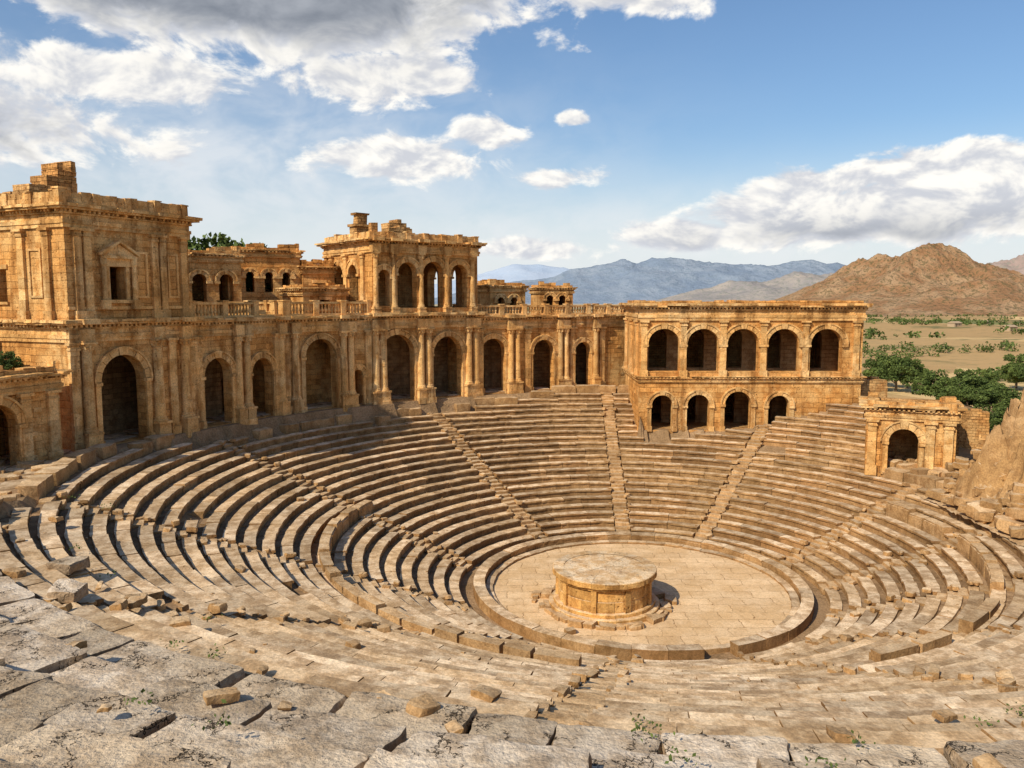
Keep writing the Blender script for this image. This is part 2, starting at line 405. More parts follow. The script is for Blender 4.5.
# ------------------------------------------------------------------ buildings
def archwall(mb,u0,u1,z0,z1,t,ops,y=0,mat=0,zlow=None):
    def fr(a,b,c,d,r):
        if b-a<1e-4 or d-c<1e-4: return
        mb.add([(a,y,c),(b,y,c),(b,y,d),(a,y,d)],[(0,1,2,3)],r,mat); mb.add([(a,y+t,c),(b,y+t,c),(b,y+t,d),(a,y+t,d)],[(3,2,1,0)],r,mat)
    cur=u0; R_=.5
    for (uc,h,zb,zs,arch) in sorted(ops):
        a,b=uc-h,uc+h; fr(cur,a,z0,z1,R_); cur=b
        if zb>z0: 
            fr(a,b,z0,zb,R_); mb.add([(a,y,zb),(b,y,zb),(b,y+t,zb),(a,y+t,zb)],[(0,1,2,3)],R_,mat)
        pts=[(a,zs)]
        if arch:
            n=14; pts=[(uc-h*math.cos(math.pi*i/n),zs+h*math.sin(math.pi*i/n)) for i in range(n+1)]
        else: pts=[(a,zs),(b,zs)]
        for (p0,q0),(p1,q1) in zip(pts,pts[1:]):
            mb.add([(p0,y,q0),(p1,y,q1),(p1,y,z1),(p0,y,z1)],[(0,1,2,3)],R_,mat)
            mb.add([(p0,y+t,q0),(p1,y+t,q1),(p1,y+t,z1),(p0,y+t,z1)],[(3,2,1,0)],R_,mat)
            mb.add([(p0,y,q0),(p1,y,q1),(p1,y+t,q1),(p0,y+t,q0)],[(3,2,1,0)],R_,mat)
        mb.add([(a,y,zb),(a,y+t,zb),(a,y+t,zs),(a,y,zs)],[(0,1,2,3)],R_,mat)
        mb.add([(b,y,zb),(b,y+t,zb),(b,y+t,zs),(b,y,zs)],[(3,2,1,0)],R_,mat)
    fr(cur,u1,z0,z1,R_)
    mb.add([(u0,y,z0),(u0,y+t,z0),(u0,y+t,z1),(u0,y,z1)],[(3,2,1,0)],R_,mat)
    mb.add([(u1,y,z0),(u1,y+t,z0),(u1,y+t,z1),(u1,y,z1)],[(0,1,2,3)],R_,mat)
    mb.add([(u0,y,z1),(u1,y,z1),(u1,y+t,z1),(u0,y+t,z1)],[(0,1,2,3)],R_,mat)
def voussoirs(mb,uc,zs,h,w=.34,pr=.11):
    n=max(7,int(h*7)|1)
    for i in range(n):
        a=math.pi*i/n+.012; b=math.pi*(i+1)/n-.012; key=(i==n//2)
        r1=h+w+(.1 if key else 0)+U(-.02,.02); p=pr+U(-.015,.02)+(.06 if key else 0); r0=h-.012; vs=[]
        for y in (-p,.06):
            for rr_,t in ((r0,a),(r1,a),(r1,(a+b)/2),(r1,b),(r0,b),(r0,(a+b)/2)):
                vs.append((uc-rr_*math.cos(t),y,zs+rr_*math.sin(t)))
        fs=[(0,1,2,3,4,5),(11,10,9,8,7,6)]+[(i2,6+i2,6+(i2+1)%6,(i2+1)%6) for i2 in range(6)]
        mb.add(vs,fs)
    n2=18
    for i in range(n2):
        a=math.pi*i/n2;b=math.pi*(i+1)/n2; ra,rb=h+w+.0,h+w+.1; vs=[]
        if i in (n2//2,n2//2-1): continue
        for y in(-pr-.07,.05):
            for rr_,t in((ra,a),(rb,a),(rb,b),(ra,b)): vs.append((uc-rr_*math.cos(t),y,zs+rr_*math.sin(t)))
        mb.add(vs,[(0,1,2,3),(7,6,5,4),(0,4,5,1),(2,6,7,3),(1,5,6,2),(3,7,4,0)])
def prism(mb,prof,cx,cy,n=14,rnd=None,jit=0):
    vs=[];ph=U(0,1)
    for r,z in prof:
        for i in range(n): 
            t=2*math.pi*i/n; q=r+(U(-jit,jit) if jit else 0); vs.append((cx+q*math.cos(t),cy+q*math.sin(t),z))
    fs=[(k*n+i,k*n+(i+1)%n,(k+1)*n+(i+1)%n,(k+1)*n+i) for k in range(len(prof)-1) for i in range(n)]
    fs.append(tuple(range((len(prof)-1)*n,len(prof)*n)))
    mb.add(vs,fs,rnd)
def column(mb,u,z0,z1,r=.26,y=-.12,ped=.9):
    if ped:
        mb.box(u-r*1.5,u+r*1.5,y-r*1.5,.05,z0-.3,z0+.14,j=.012); mb.box(u-r*1.32,u+r*1.32,y-r*1.32,.05,z0+.14,z0+ped-.12,j=.012); mb.box(u-r*1.5,u+r*1.5,y-r*1.5,.05,z0+ped-.12,z0+ped,j=.012)
        z0+=ped
    H=z1-z0; prof=[(r*1.35,z0),(r*1.38,z0+.08),(r*1.15,z0+.14),(r*1.2,z0+.2),(r,z0+.26)]
    k=5
    for i in range(1,k+1):
        zz=z0+.26+(H-.26-.5)*i/k; q=r*(1-.16*i/k); prof+= [(q,zz-.02),(q-.012,zz),(q,zz+.015)]
    q=r*.84; zc=z1-.5
    prof+=[(q*1.12,zc+.04),(q,zc+.08),(q*1.1,zc+.16),(q*1.42,zc+.24),(q*1.2,zc+.26),(q*1.5,zc+.40)]
    prism(mb,prof,u,y,jit=.008)
    for i in range(8):
        t=2*math.pi*i/8; cx,cy=u+q*1.25*math.cos(t),y+q*1.25*math.sin(t); mb.box(cx-.05,cx+.05,cy-.05,cy+.05,zc+.12,zc+.34,j=.015,rot=t)
    mb.box(u-q*1.6,u+q*1.6,y-q*1.6,.04,z1-.1,z1,j=.008)
def pilaster(mb,u,z0,z1,w=.5,pr=.16):
    mb.box(u-w/2-.08,u+w/2+.08,-pr-.08,.05,z0-.2,z0+.45,j=.01)
    z=z0+.45
    while z<z1-.45:
        h=min(U(.5,.9),z1-.4-z); mb.box(u-w/2,u+w/2,-pr+U(-.012,.012),.05,z,z+h-.008,j=.007); z+=h
    mb.box(u-w/2-.05,u+w/2+.05,-pr-.05,.05,z1-.4,z1-.3,j=.008); mb.box(u-w/2+.0,u+w/2,-pr-.03,.05,z1-.3,z1-.14,j=.008); mb.box(u-w/2-.12,u+w/2+.12,-pr-.13,.05,z1-.14,z1,j=.01)
def entab(mb,ua,ub,z1,h=1.05,pr=.4,ress=(),broken=.04):
    zb=z1-h
    def seg(z0,z2,p,Lm,j,miss=0):
        u=ua-p
        while u<ub+p-.01:
            L=min(U(Lm*.7,Lm*1.3),ub+p-u)
            if ub+p-(u+L)<.3: L=ub+p-u
            if RD.random()>=miss: mb.box(u,u+L-.008,-p+U(-j,j),.06,z0,z2-.004,j=j*.7)
            u+=L
    seg(zb,zb+.17*h,.12,1.6,.008); seg(zb+.17*h,zb+.34*h,.17,1.6,.008); seg(zb+.34*h,zb+.58*h,.09,1.3,.01)
    seg(zb+.58*h,zb+.66*h,.2,1.5,.008)
    u=ua-.15
    while u<ub+.15:
        if RD.random()>.06: mb.box(u,u+.13,-.32,.05,zb+.66*h,zb+.77*h,j=.006)
        u+=.27
    seg(zb+.77*h,zb+.87*h,pr,1.2,.02,broken*.5); seg(zb+.87*h,z1,pr+.12,.8,.035,broken)
    for u in ress:
        mb.box(u-.36,u+.36,-.42,.05,zb+.0,zb+.58*h,j=.01); mb.box(u-.45,u+.45,-pr-.3,.05,zb+.79*h,z1+.02,j=.02)
def balustrade(mb,ua,ub,z,h=.95,miss=.08,y=.1,solid=False):
    mb.box(ua,ub,y,y+.32,z,z+.14,j=.008)
    n=max(1,round((ub-ua)/(1.7 if solid else 2.3))); us=[ua+(ub-ua)*i/n for i in range(n+1)]
    for i,u in enumerate(us):
        k=U(-.1,.02) if solid else 0
        mb.box(u-.2,u+.2,y-.06,y+.4,z+.0,z+h+.04+k,j=.012); 
        if not solid or RD.random()<.6: mb.box(u-.24,u+.24,y-.1,y+.46,z+h+.04+k,z+h+.12+k,j=.02)
    for a,b in zip(us,us[1:]):
        if solid:
            u=a+.2
            while u<b-.2:
                L=min(U(.3,.7),b-.2-u); hh=h*U(.86,1.02); mb.box(u,u+L-.01,y+U(-.01,.02),y+.3,z+.14,z+hh*.55,j=.01); mb.box(u,u+L-.01,y+U(.02,.05),y+.3,z+hh*.55,z+hh,j=.02); u+=L
            continue
        if RD.random()<miss: 
            mb.box(a+.2,U(a+.6,b-.5),y+.02,y+.3,z+.14,z+U(.3,.6),j=.05); continue
        u=a+.32
        while u<b-.25:
            prism(mb,[(.075,z+.14),(.06,z+.2),(.105,z+.36),(.055,z+h-.3),(.085,z+h-.17),(.085,z+h-.13)],u,y+.16,8); u+=.27
        mb.box(a+.2,b-.2,y-.01,y+.33,z+h-.14,z+h,j=.015)
def ragged(mb,ua,ub,y0,y1,z,hmax,step=.55,z_in=-.1,base=.35):
    u=ua; o=U(0,99)
    while u<ub:
        L=min(U(step*.6,step*1.4),ub-u)
        h=max(0,(noise.noise(Vector((u*.35+o,0,0)))+base)*hmax+U(-.15,.15)*hmax)
        zz=z+z_in
        while zz<z+h:
            d=U(.22,.36); mb.box(u,u+L-.01,y0+U(-.03,.05),y1+U(-.05,.03),zz,zz+d-.006,j=.02); zz+=d
        u+=L
def pedwindow(wmb,mb,u,h,zb,zt):
    mb.box(u-h-.2,u-h+.0,-.1,.05,zb,zt,j=.006); mb.box(u+h,u+h+.2,-.1,.05,zb,zt,j=.006)
    mb.box(u-h-.32,u+h+.32,-.22,.05,zb-.18,zb,j=.006); mb.box(u-h-.3,u+h+.3,-.16,.05,zt,zt+.28,j=.006); mb.box(u-h-.55,u+h+.55,-.36,.05,zt+.42,zt+.56,j=.008)
    for s in(-1,1):
        c=u+s*(h+.42); prism(mb,[(.15,zb),(.13,zb+.1),(.115,zt),(.17,zt+.12),(.17,zt+.42)],c,-.2,10)
        mb.box(c-.2,c+.2,-.4,.04,zb-.5,zb+.0,j=.01)
    mb.box(u-h-.3,u+h+.3,-.14,.05,zt+.28,zt+.42,j=.004)
    w=h+.6; z=zt+.56; 
    mb.add([(u-w,-.24,z),(u+w,-.24,z),(u,-.24,z+.62),(u-w,.05,z),(u+w,.05,z),(u,.05,z+.62)],[(0,1,2),(5,4,3),(0,2,5,3),(1,4,5,2)])
    for s in(-1,1):
        mb.add([(u+s*(w+.06),-.4,z),(u+s*(w+.06),.04,z),(u,.04,z+.68),(u,-.4,z+.68),(u+s*(w+.06),-.4,z+.14),(u+s*(w+.06),.04,z+.14),(u,.04,z+.82),(u,-.4,z+.82)],[(0,1,2,3),(7,6,5,4),(0,3,7,4),(1,5,6,2),(0,4,5,1),(2,6,7,3)])
def facade(parent,nm,P0,P1,z0,storeys,thick=.7,mat=None,zlow=3.0,ext=(0,0)):
    e=Vector((P1[0]-P0[0],P1[1]-P0[1],0)); L=e.length; ang=math.atan2(e.y,e.x)
    M=Matrix.Translation((P0[0],P0[1],0))@Matrix.Rotation(ang,4,'Z')
    w=MB(); t=MB(); z=z0
    for si,s in enumerate(storeys):
        zt=z+s['h']; eh=s.get('ent',1.05)
        ops=[(a,h,z+zb,z+zs,ar) for (a,h,zb,zs,ar) in s.get('ops',())]
        archwall(w,0,L,z,zt,thick,ops)
        if si==0: w.box(0,L,0.0,thick,z0-zlow,z0-.002,rnd=.5)
        for (a,h,zb,zs,ar) in ops:
            if ar:
                voussoirs(t,a,zs,h,s.get('vw',.32))
                for sg in(-1,1):
                    c=a+sg*(h+.17); t.box(c-.2,c+.2,-.2,.06,zs-.18,zs-.004,j=.008)
                    if zb<=z+.3:
                        t.box(c-.15,c+.15,-.1,.05,zb,zs-.18,j=.005)
                        t.box(c-.2,c+.2,-.15,.06,zb-.1,zb+.3,j=.01)
            elif s.get('ped'): pedwindow(w,t,a,h,zb,zs)
            else:
                t.box(a-h-.16,a+h+.16,-.08,.05,zs+.003,zs+.24,j=.008); t.box(a-h-.14,a+h+.14,-.12,.04,zb-.14,zb-.003,j=.008)
        for a in s.get('cols',()): column(t,a,z,zt-eh,s.get('cr',.26),-.14,s.get('pedh',.9))
        for a in s.get('pils',()): pilaster(t,a,z,zt-eh,s.get('pw',.5))
        if eh and s.get('entab',True): entab(t,-ext[0],L+ext[1],zt,eh,s.get('pr',.36),s.get('cols',()),s.get('broken',.05))
        if s.get('bal'): balustrade(t,.05,L-.05,zt+.002,s['bal'],solid=s.get('solid',False))
        if s.get('rag'): ragged(w,.02,L-.02,.05,thick-.03,zt,s['rag'])
        if s.get('band'): t.box(0,L,-.07,.04,z+s['band'],z+s['band']+.16,j=.004)
        if s.get('panels'):
            for (pa_,pb_,pz0,pz1) in s['panels']:
                t.box(pa_,pb_,-.07,.04,z+pz0,z+pz0+.12,j=.006); t.box(pa_,pb_,-.07,.04,z+pz1-.12,z+pz1,j=.006); t.box(pa_,pa_+.12,-.065,.04,z+pz0+.12,z+pz1-.12,j=.006); t.box(pb_-.12,pb_,-.065,.04,z+pz0+.12,z+pz1-.12,j=.006)
        for i in range(int(L*s['h']*.12)):
            a=U(.3,L-.3); b=U(z+.5,zt-eh-.3)
            if all(abs(a-o[0])>o[1]+.6 or b<o[2] or b>o[3]+o[1]+.6 for o in ops):
                t.box(a-U(.1,.3),a+U(.1,.3),-U(.02,.06),.04,b-.1,b+.1,j=.01)
        z=zt
    w.build(nm+'_wall',[mat or ASH],parent,M); t.build(nm+'_trim',[TRIM],parent,M)
    return L,M,z
def building(name,P0,P1,D,z0,front,left=None,right=None,mat=None,thick=.7,roofdrop=.25,sidefull=True):
    par_=empty(name,P0[0],P0[1],z0)
    L,M,zt=facade(par_,'front',P0,P1,z0,front,thick,mat,ext=(0,0))
    def W(u,y): v=M@Vector((u,y,0)); return (v.x,v.y)
    def side(sp,right_):
        st=[]
        for i,s in enumerate(front):
            q=dict(h=s['h'],ent=s.get('ent',1.05),pr=s.get('pr',.36),entab=s.get('entab',True),broken=.05,bal=s.get('bal'),rag=s.get('rag'),solid=s.get('solid',False))
            if sp and i<len(sp): q.update(sp[i])
            st.append(q)
        if right_: facade(par_,'right_side',W(L,thick+.003),W(L,D),z0,st,thick,mat,ext=(thick-.08-.12,0))
        else: facade(par_,'left_side',W(0,D),W(0,thick+.003),z0,st,thick,mat,ext=(0,thick-.08-.12))
    side(left,False); side(right,True)
    b=MB(); b.box(thick+.002,L-thick-.002,D-thick,D,z0-3,zt-.003,rnd=.5)
    z=z0
    for i,s in enumerate(front):
        if s.get('inner'):
            ops=[(a,min(.7,h*.66),z+zb+.04,z+zb+2.5,RD.random()<.5) for (a,h,zb,zs,ar) in s['ops'] if h>.6]
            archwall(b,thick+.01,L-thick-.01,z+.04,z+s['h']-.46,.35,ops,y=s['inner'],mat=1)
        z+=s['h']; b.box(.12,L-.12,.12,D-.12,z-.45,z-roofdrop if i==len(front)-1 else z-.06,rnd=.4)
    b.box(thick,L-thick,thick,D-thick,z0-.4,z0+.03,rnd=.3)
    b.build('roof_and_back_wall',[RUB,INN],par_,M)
    return par_,M,L
zg=7.3
building('ruined_gatehouse',(-23.6,34.0),(-22.0,38.6),3.6,zg,[dict(h=4.3,ent=.9,ops=[(1.5,1.05,0,2.0,True)],pils=[.25,2.95,4.4],rag=.4)],thick=.6)
T_,MT,LT=building('corner_tower',(-22.2,40.2),(-18.9,47.2),6.5,zg,[
   dict(h=6.7,ent=1.15,pr=.45,ops=[(2.95,1.4,0,3.4,True)],cols=[.75,5.15,7.1],pils=[.1,6.2,7.65],cr=.3,inner=3.2),
   dict(h=5.75,ent=1.15,pr=.5,ops=[(2.9,.5,1.0,2.75,False)],ped=True,pils=[.6,1.15,5.3,5.85,7.3],pw=.42,bal=.7,solid=True,band=.5,panels=[(4.05,4.85,1.1,3.6),(6.2,6.95,1.1,3.6)])],
   left=[dict(ops=[]),dict(ops=[(1.4,.4,.9,2.6,False)],pils=[.4,3.2,5.2],bal=.7,panels=[(3.7,4.7,1.1,3.6)])])
mb=MB(); ragged(mb,1.2,4.0,4.2,5.6,zg+12.2,3.0,base=.7); mb.build('roof_ruin',[RUB],T_,MT)
building('arcaded_wing',(-18.85,47.3),(-15.3,54.4),5.5,zg,[dict(h=6.6,ent=1.1,ops=[(1.75,1.1,0,3.1,True),(5.5,.95,0,3.0,True)],cols=[3.35,4.1,7.2],pils=[.25,6.85,7.75],bal=.95,inner=3.0)])
building('arcaded_wing',(-15.25,54.5),(-10.45,59.35),5.5,zg-.01,[dict(h=6.62,ent=1.12,ops=[(2.5,1.25,0,3.75,True),(5.55,.45,0,2.2,True)],cols=[.45,4.35,4.95],pils=[6.5],bal=.95,broken=.1,inner=3.0)])
D_,MD,LD=building('loggia_palace',(-10.3,59.45),(-2.8,65.25),8,zg,[
   dict(h=6.75,ent=1.2,pr=.5,ops=[(2.0,1.5,0,3.6,True),(6.55,1.35,0,3.5,True)],cols=[.1,.75,4.0,4.7,8.5,9.2],cr=.29,inner=3.4),
   dict(h=5.5,ent=1.05,pr=.5,ops=[(.95,.5,.5,2.7,True),(2.95,.85,.35,2.95,True),(5.25,.95,.35,2.95,True),(7.65,.8,.35,2.95,True),],cols=[.2,1.75,4.1,6.45,8.9],cr=.2,pedh=.4,bal=.5,solid=True,broken=.12)],
   left=[dict(ops=[(3,1.0,0,3,True)],pils=[.5,5,6.6]),dict(ops=[(2.6,.75,.4,2.9,True),(5,.75,.4,2.9,True)],pils=[.4,1.3,3.8,6.6])],
   right=[dict(),dict(ops=[(2.2,.8,.4,2.9,True),(5,.8,.4,2.9,True)])])
mb=MB(); ragged(mb,1.0,8.5,1.2,2.2,zg+12.2,1.0); ragged(mb,3.3,6.0,3.2,4.6,zg+12.2,1.8)
mb.box(.3,1.5,3.0,4.1,zg+11.9,zg+13.3,j=.04); mb.box(.15,1.65,2.85,4.25,zg+13.3,zg+13.5,j=.04); mb.box(.5,1.3,3.2,3.9,zg+13.5,zg+14.2,j=.05); mb.box(.35,1.45,3.05,4.05,zg+14.2,zg+14.35,j=.03)
mb.box(.2,.7,.3,.8,zg+12.2,zg+13.4,j=.04)
mb.build('roof_ruin',[RUB],D_,MD)
building('arcaded_wing',(-2.75,65.35),(10.6,72.6),5,zg,[dict(h=6.45,ent=1.1,ops=[(1.35,1.15,0,3.4,True),(6.2,1.05,0,3.3,True),(10.2,.85,0,3.2,True)],cols=[2.95,3.6,7.8,8.4,11.5],pils=[.15,4.6,9.1,12.2],bal=.8,broken=.1,inner=3.0),],mat=ASH)
building('arcade_hall',(9.7,60.6),(26.4,60.2),9,5.1,[
   dict(h=4.15,ent=.5,pr=.2,ops=[(1.75,.8,0,1.9,True),(4.5,.85,0,1.9,True),(7.5,1.0,0,2.0,True),(10.6,.8,0,1.9,True)],pils=[],broken=.15,vw=.25,inner=3.6),
   dict(h=5.5,ent=1.3,pr=.42,ops=[(1.8,1.2,.35,2.4,True),(4.75,1.2,.35,2.4,True),(7.75,1.2,.35,2.4,True),(10.8,1.2,.35,2.4,True),(14.0,1.2,.35,2.4,True)],pils=[.3,3.27,6.25,9.27,12.4,16.2],pw=.45,rag=.15,broken=.12,inner=2.9)],
   left=[dict(),dict(pils=[.5,4,7.5])])
def ruin(name,P0,P1,D,z0,h,ops=(),rag=1.5,mat=None):
    return building(name,P0,P1,D,z0,[dict(h=h,ent=.0,entab=False,ops=ops,rag=rag)],mat=mat or RUB,roofdrop=.5)
def house(P0,P1,D,h,ops=(),pils=(),rag=.25,bal=None):
    return building('upper_stone_house',P0,P1,D,zg,[dict(h=h,ent=.6,pr=.25,ops=ops,pils=(),rag=rag,bal=bal,solid=True,broken=.15,vw=.22)],roofdrop=.4)
house((-23.6,53.6),(-19.2,57.2),5,10.9,[(1.0,.5,7.6,9.0,True),(2.75,.5,7.6,9.0,True),(4.6,.5,7.6,9.0,True)],rag=.3)
house((-20.8,60.2),(-16.4,62.6),5,11.5,[(1.2,.32,8.3,9.5,True),(2.6,.32,8.3,9.5,True),(3.9,.32,8.3,9.5,True)],rag=.35)
house((-16.2,62.4),(-14.0,63.6),3,10.3,[(1.3,.4,8,9,False)],rag=.5)
ruin('ruined_upper_house',(-27.2,50.2),(-24.4,53.6),5,zg,9.8,[],1.6)
house((-15.2,58.6),(-12.6,61.2),3,8.6,[(1.8,.4,7,7.7,False)],rag=.3)
house((-1.9,70.6),(1.2,72.2),4,9.0,[(1.0,.35,7.0,7.6,True),(2.3,.35,7.0,7.6,True)],rag=.4)
house((2.6,76.0),(5.8,76.6),4,8.9,[(1.0,.35,7,7.8,True),(2.2,.35,7,7.8,True)],rag=.3)
ruin('ruined_upper_house',(-31.5,43.5),(-27.4,42.2),5,zg,12.0,[(1.2,.4,8.2,9.8,False)],1.8)
building('ruined_stone_gate',(22.4,50.0),(27.0,48.0),4.0,4.2,[dict(h=4.3,ent=.95,ops=[(2.15,.85,0,2.0,True)],pils=[.35,3.6,4.6],rag=.35,broken=.25,vw=.4)],mat=ASH)
ruin('ruined_terrace_wall',(28.0,57.6),(33.5,55.5),3,3,3.4,[],.9)
ruin('ruined_terrace_wall',(26.2,53.9),(29.8,52.6),3,3,4.4,[(2.0,.5,2.2,3.2,True)],1.0)
ruin('ruined_terrace_wall',(26.6,61.6),(29.0,61.4),3,3,5.4,[],1.2)
ruin('ruined_terrace_wall',(27.4,46.6),(30.2,44.6),2.4,3,2.8,[],1.6)
ruin('ruined_terrace_wall',(27.2,42.2),(29.0,39.4),2.6,3,3.8,[],2.2)
ruin('ruined_terrace_wall',(26.6,37.8),(27.4,34.6),3,3,4.2,[],2.2)
# rocky ruin, right edge
rk=MB()
nx,ny=110,130; vs=[]
for j in range(ny):
    for i in range(nx):
        x=23.6+13.0*i/(nx-1); y=29.0+19.0*j/(ny-1)
        q=Vector((x*.8,y*.8,0)); n=sum((1-2*abs(noise.noise(q*(2**k)+Vector((k*7,3,0)))))*.5**k for k in range(5))
        e=max(0,min(1,(x-24.3+.9*noise.noise(Vector((x*.5,y*.5,0))))/5.0))*max(0,min(1,(47.5-y)/4))*max(0,min(1,(y-30)/3.0))*max(0,min(1,(36.4-x)/3))
        h=4.8*e*(1+.6*n); st=.5; hs=math.floor(h/st)*st+st*min(1,((h/st)%1)*2.2)
        h=h*.45+hs*.55
        vs.append((x+.15*noise.noise(Vector((x*2,y*2,5))),y+.15*noise.noise(Vector((x*2,y*2,9))),3.7+h+ .1*noise.noise(q*6)))
rk.add(vs,[(j*nx+i,j*nx+i+1,(j+1)*nx+i+1,(j+1)*nx+i) for j in range(ny-1) for i in range(nx-1)],.5)
for i in range(190):
    x=U(23.8,30.5); y=U(31.5,46); e=max(0,min(1,(x-24.3)/5.0)); s=U(.2,.85)
    rock(rk,(x,y,4.0+4.7*e+s*.1),(s*U(1,1.7),s,s*U(.5,.8)),U(0,6),U(-.15,.15),U(-.15,.15),(5,5,4),.09,18,1.8)
rk.build('rock_outcrop',[ROUGH],smooth=30)
rw=MB()
for i in range(210):
    t=math.radians(U(-32,44)); q=float(rim(math.degrees(t)))+U(.2,4.0); x,y,_=pol(q,t)
    s=U(.2,.7); z=float(ground_z(np.array(q),np.array(math.degrees(t))))
    rock(rw,(x,y,z+s*.2),(s*U(1,1.8),s,s*U(.5,.9)),t+U(-.3,.3),U(-.1,.1),U(-.1,.1),(4,4,3),.06,18,2)
for i in range(90):
    t=math.radians(U(183,216)); q=float(27.2)+U(.2,5); x,y,_=pol(q,t); s=U(.15,.6)
    rock(rw,(x,y,float(ground_z(np.array(q),np.array(math.degrees(t))))+s*.12),(s*U(1,2.2),s,s*U(.4,.6)),t+U(-.3,.3),U(-.06,.06),U(-.06,.06),(4,4,3),.05,20,2)
rw.build('scattered_ruin_stones',[ROUGH],smooth=True)

# ------------------------------------------------------------------ plaza paving (left/back terrace)
pv=MB()
for k in range(9):
    q=24.0+k*1.0
    t=84.0
    while t<208:
        L=U(.9,1.8); rm=float(rim(t)); 
        n=math.floor((rm+.15-T0)/TR); re=T0+TR*n+.9
        if q>re and not(k>5 and t<178):
            tt=math.radians(t); x,y,_=pol(q+.5,tt)
            rock(pv,(x,y,zg-.02+G(0,.012)),(.98,L*.98,.2),tt,0,0,(2,3,1),.02,12,2)
        t+=math.degrees(L/q)
pv.build('terrace_paving',[SEAT])

# ------------------------------------------------------------------ vegetation
m,N,p=newmat('foliage'); g=geo(N)
c=N.mix(rnd(N),(.03,.055,.014),(.14,.18,.045)); c=N.mix(N.ramp(N.noise(g['Position'],.8,3),.35,.65,0,.7),c,(.07,.10,.028))
N.l.new(c,p.inputs['Base Color']); p.inputs['Roughness'].default_value=.7; FOL=m
m,N,p=newmat('bark'); g=geo(N); c=N.mix(N.noise(g['Position'],6,4),(.10,.07,.045),(.2,.15,.1)); N.l.new(c,p.inputs['Base Color']); BARK=m
def leaf(mb,c,s,base=.5):
    a=Vector((G(0,1),G(0,1),G(0,1))).normalized(); b=a.orthogonal().normalized(); c2=a.cross(b); an=U(0,6.3); b,c2=b*math.cos(an)+c2*math.sin(an),c2*math.cos(an)-b*math.sin(an)
    mb.add([tuple(c+b*s),tuple(c+c2*s*.6),tuple(c-b*s),tuple(c-c2*s*.6)],[(0,1,2,3)],min(1,max(0,base+U(-.3,.3))))
def limb(mb,a,b,r0,r1,n=7):
    a=Vector(a);b=Vector(b);d=(b-a).normalized();o=d.orthogonal().normalized();q=d.cross(o);vs=[]
    for c,r in((a,r0),((a+b)/2+Vector((U(-.1,.1),U(-.1,.1),0)),(r0+r1)/2),(b,r1)):
        for i in range(n): t=2*math.pi*i/n; vs.append(tuple(c+(o*math.cos(t)+q*math.sin(t))*r))
    mb.add(vs,[(k*n+i,k*n+(i+1)%n,(k+1)*n+(i+1)%n,(k+1)*n+i) for k in range(2) for i in range(n)])
def tree_meshes(H,W,nl,ls):
    t=MB(); f=MB(); limb(t,(0,0,-.5),(0,0,H*.4),H*.04,H*.025)
    for i in range(9):
        a=U(0,6.28); rr_=U(.15,.8)*W; zc=H*U(.42,.85)*(1-.15*rr_/W); c=Vector((rr_*math.cos(a),rr_*math.sin(a),zc))
        limb(t,(0,0,H*U(.22,.4)),tuple(c),H*.018,H*.006,5)
    for i in range(26):
        a=U(0,6.28); rr_=U(0,1)**.6*W; zc=H*(.35+.6*U(0,1)*(1-(rr_/W)**2*.6)); c=Vector((rr_*math.cos(a),rr_*math.sin(a),zc)); s=W*U(.2,.42); b=U(.2,.8)
        for k in range(nl//26):
            v=Vector((G(0,1),G(0,1),G(0,1))).normalized()*s*U(.55,1.08); v.z*=.75; leaf(f,c+v,ls*U(.6,1.3),b+ .25*v.z/s)
    return t,f
TM=[]
for k in range(3):
    t,f=tree_meshes(7,3.6,5200,.24); TM.append((t,f))
_first={}
def tree(x,y,s=1,kind=0,name='broadleaf_tree',z=None,sz=None):
    z=gz(x,y) if z is None else z
    e=empty(name,x,y,z); t,f=TM[kind%3]; M=Matrix.Translation((x,y,z))@Matrix.Rotation(U(0,6),4,'Z')@Matrix.Diagonal((s,s,sz or s,1))
    if kind%3 not in _first:
        a=t.build('trunk',[BARK],e,M); b=f.build('crown',[FOL],e,M); _first[kind%3]=(a.data,b.data)
    else:
        for nm,d in zip(('trunk','crown'),_first[kind%3]):
            o=bpy.data.objects.new(nm,d); sc.collection.objects.link(o); o.parent=e; o.matrix_basis=e.matrix_basis.inverted()@M
def pa(px,d): return (px-512)/800*(d*.9945+1.5)
for px,d,s in ((884,205,1.2),(897,190,1.25),(909,200,1.1),(876,215,.9),(938,165,1.1),(952,158,1.0),(966,170,1.0),(1018,210,1.3),(1034,200,1.3),(990,190,.7),(920,225,.7)):
    tree(pa(px,d),d,s,RD.randint(0,2))
for px,d,s in ((960,92,.6),(974,88,.75),(988,92,.7),(1000,84,.55),(965,78,.4),(990,74,.5),(1010,96,.5),(952,104,.5),(944,94,.4),(1002,64,.38),(985,62,.33),(1018,72,.5)):
    tree(pa(px,d),d,s,RD.randint(0,2),'green_shrub',sz=s*.72)
tree(-24.5,66,1.15,1,z=12.3); tree(-27.5,68,1.2,0,z=12.1); tree(-22.0,68,1.0,2,z=12.6)
tree(-.6,80,.42,1,z=13.6); tree(-1.6,81,.4,0,z=13.4)
tree(-26.0,38.4,.22,1,name='green_shrub',z=11.3); tree(-24.3,38.2,.18,0,name='green_shrub',z=11.4)
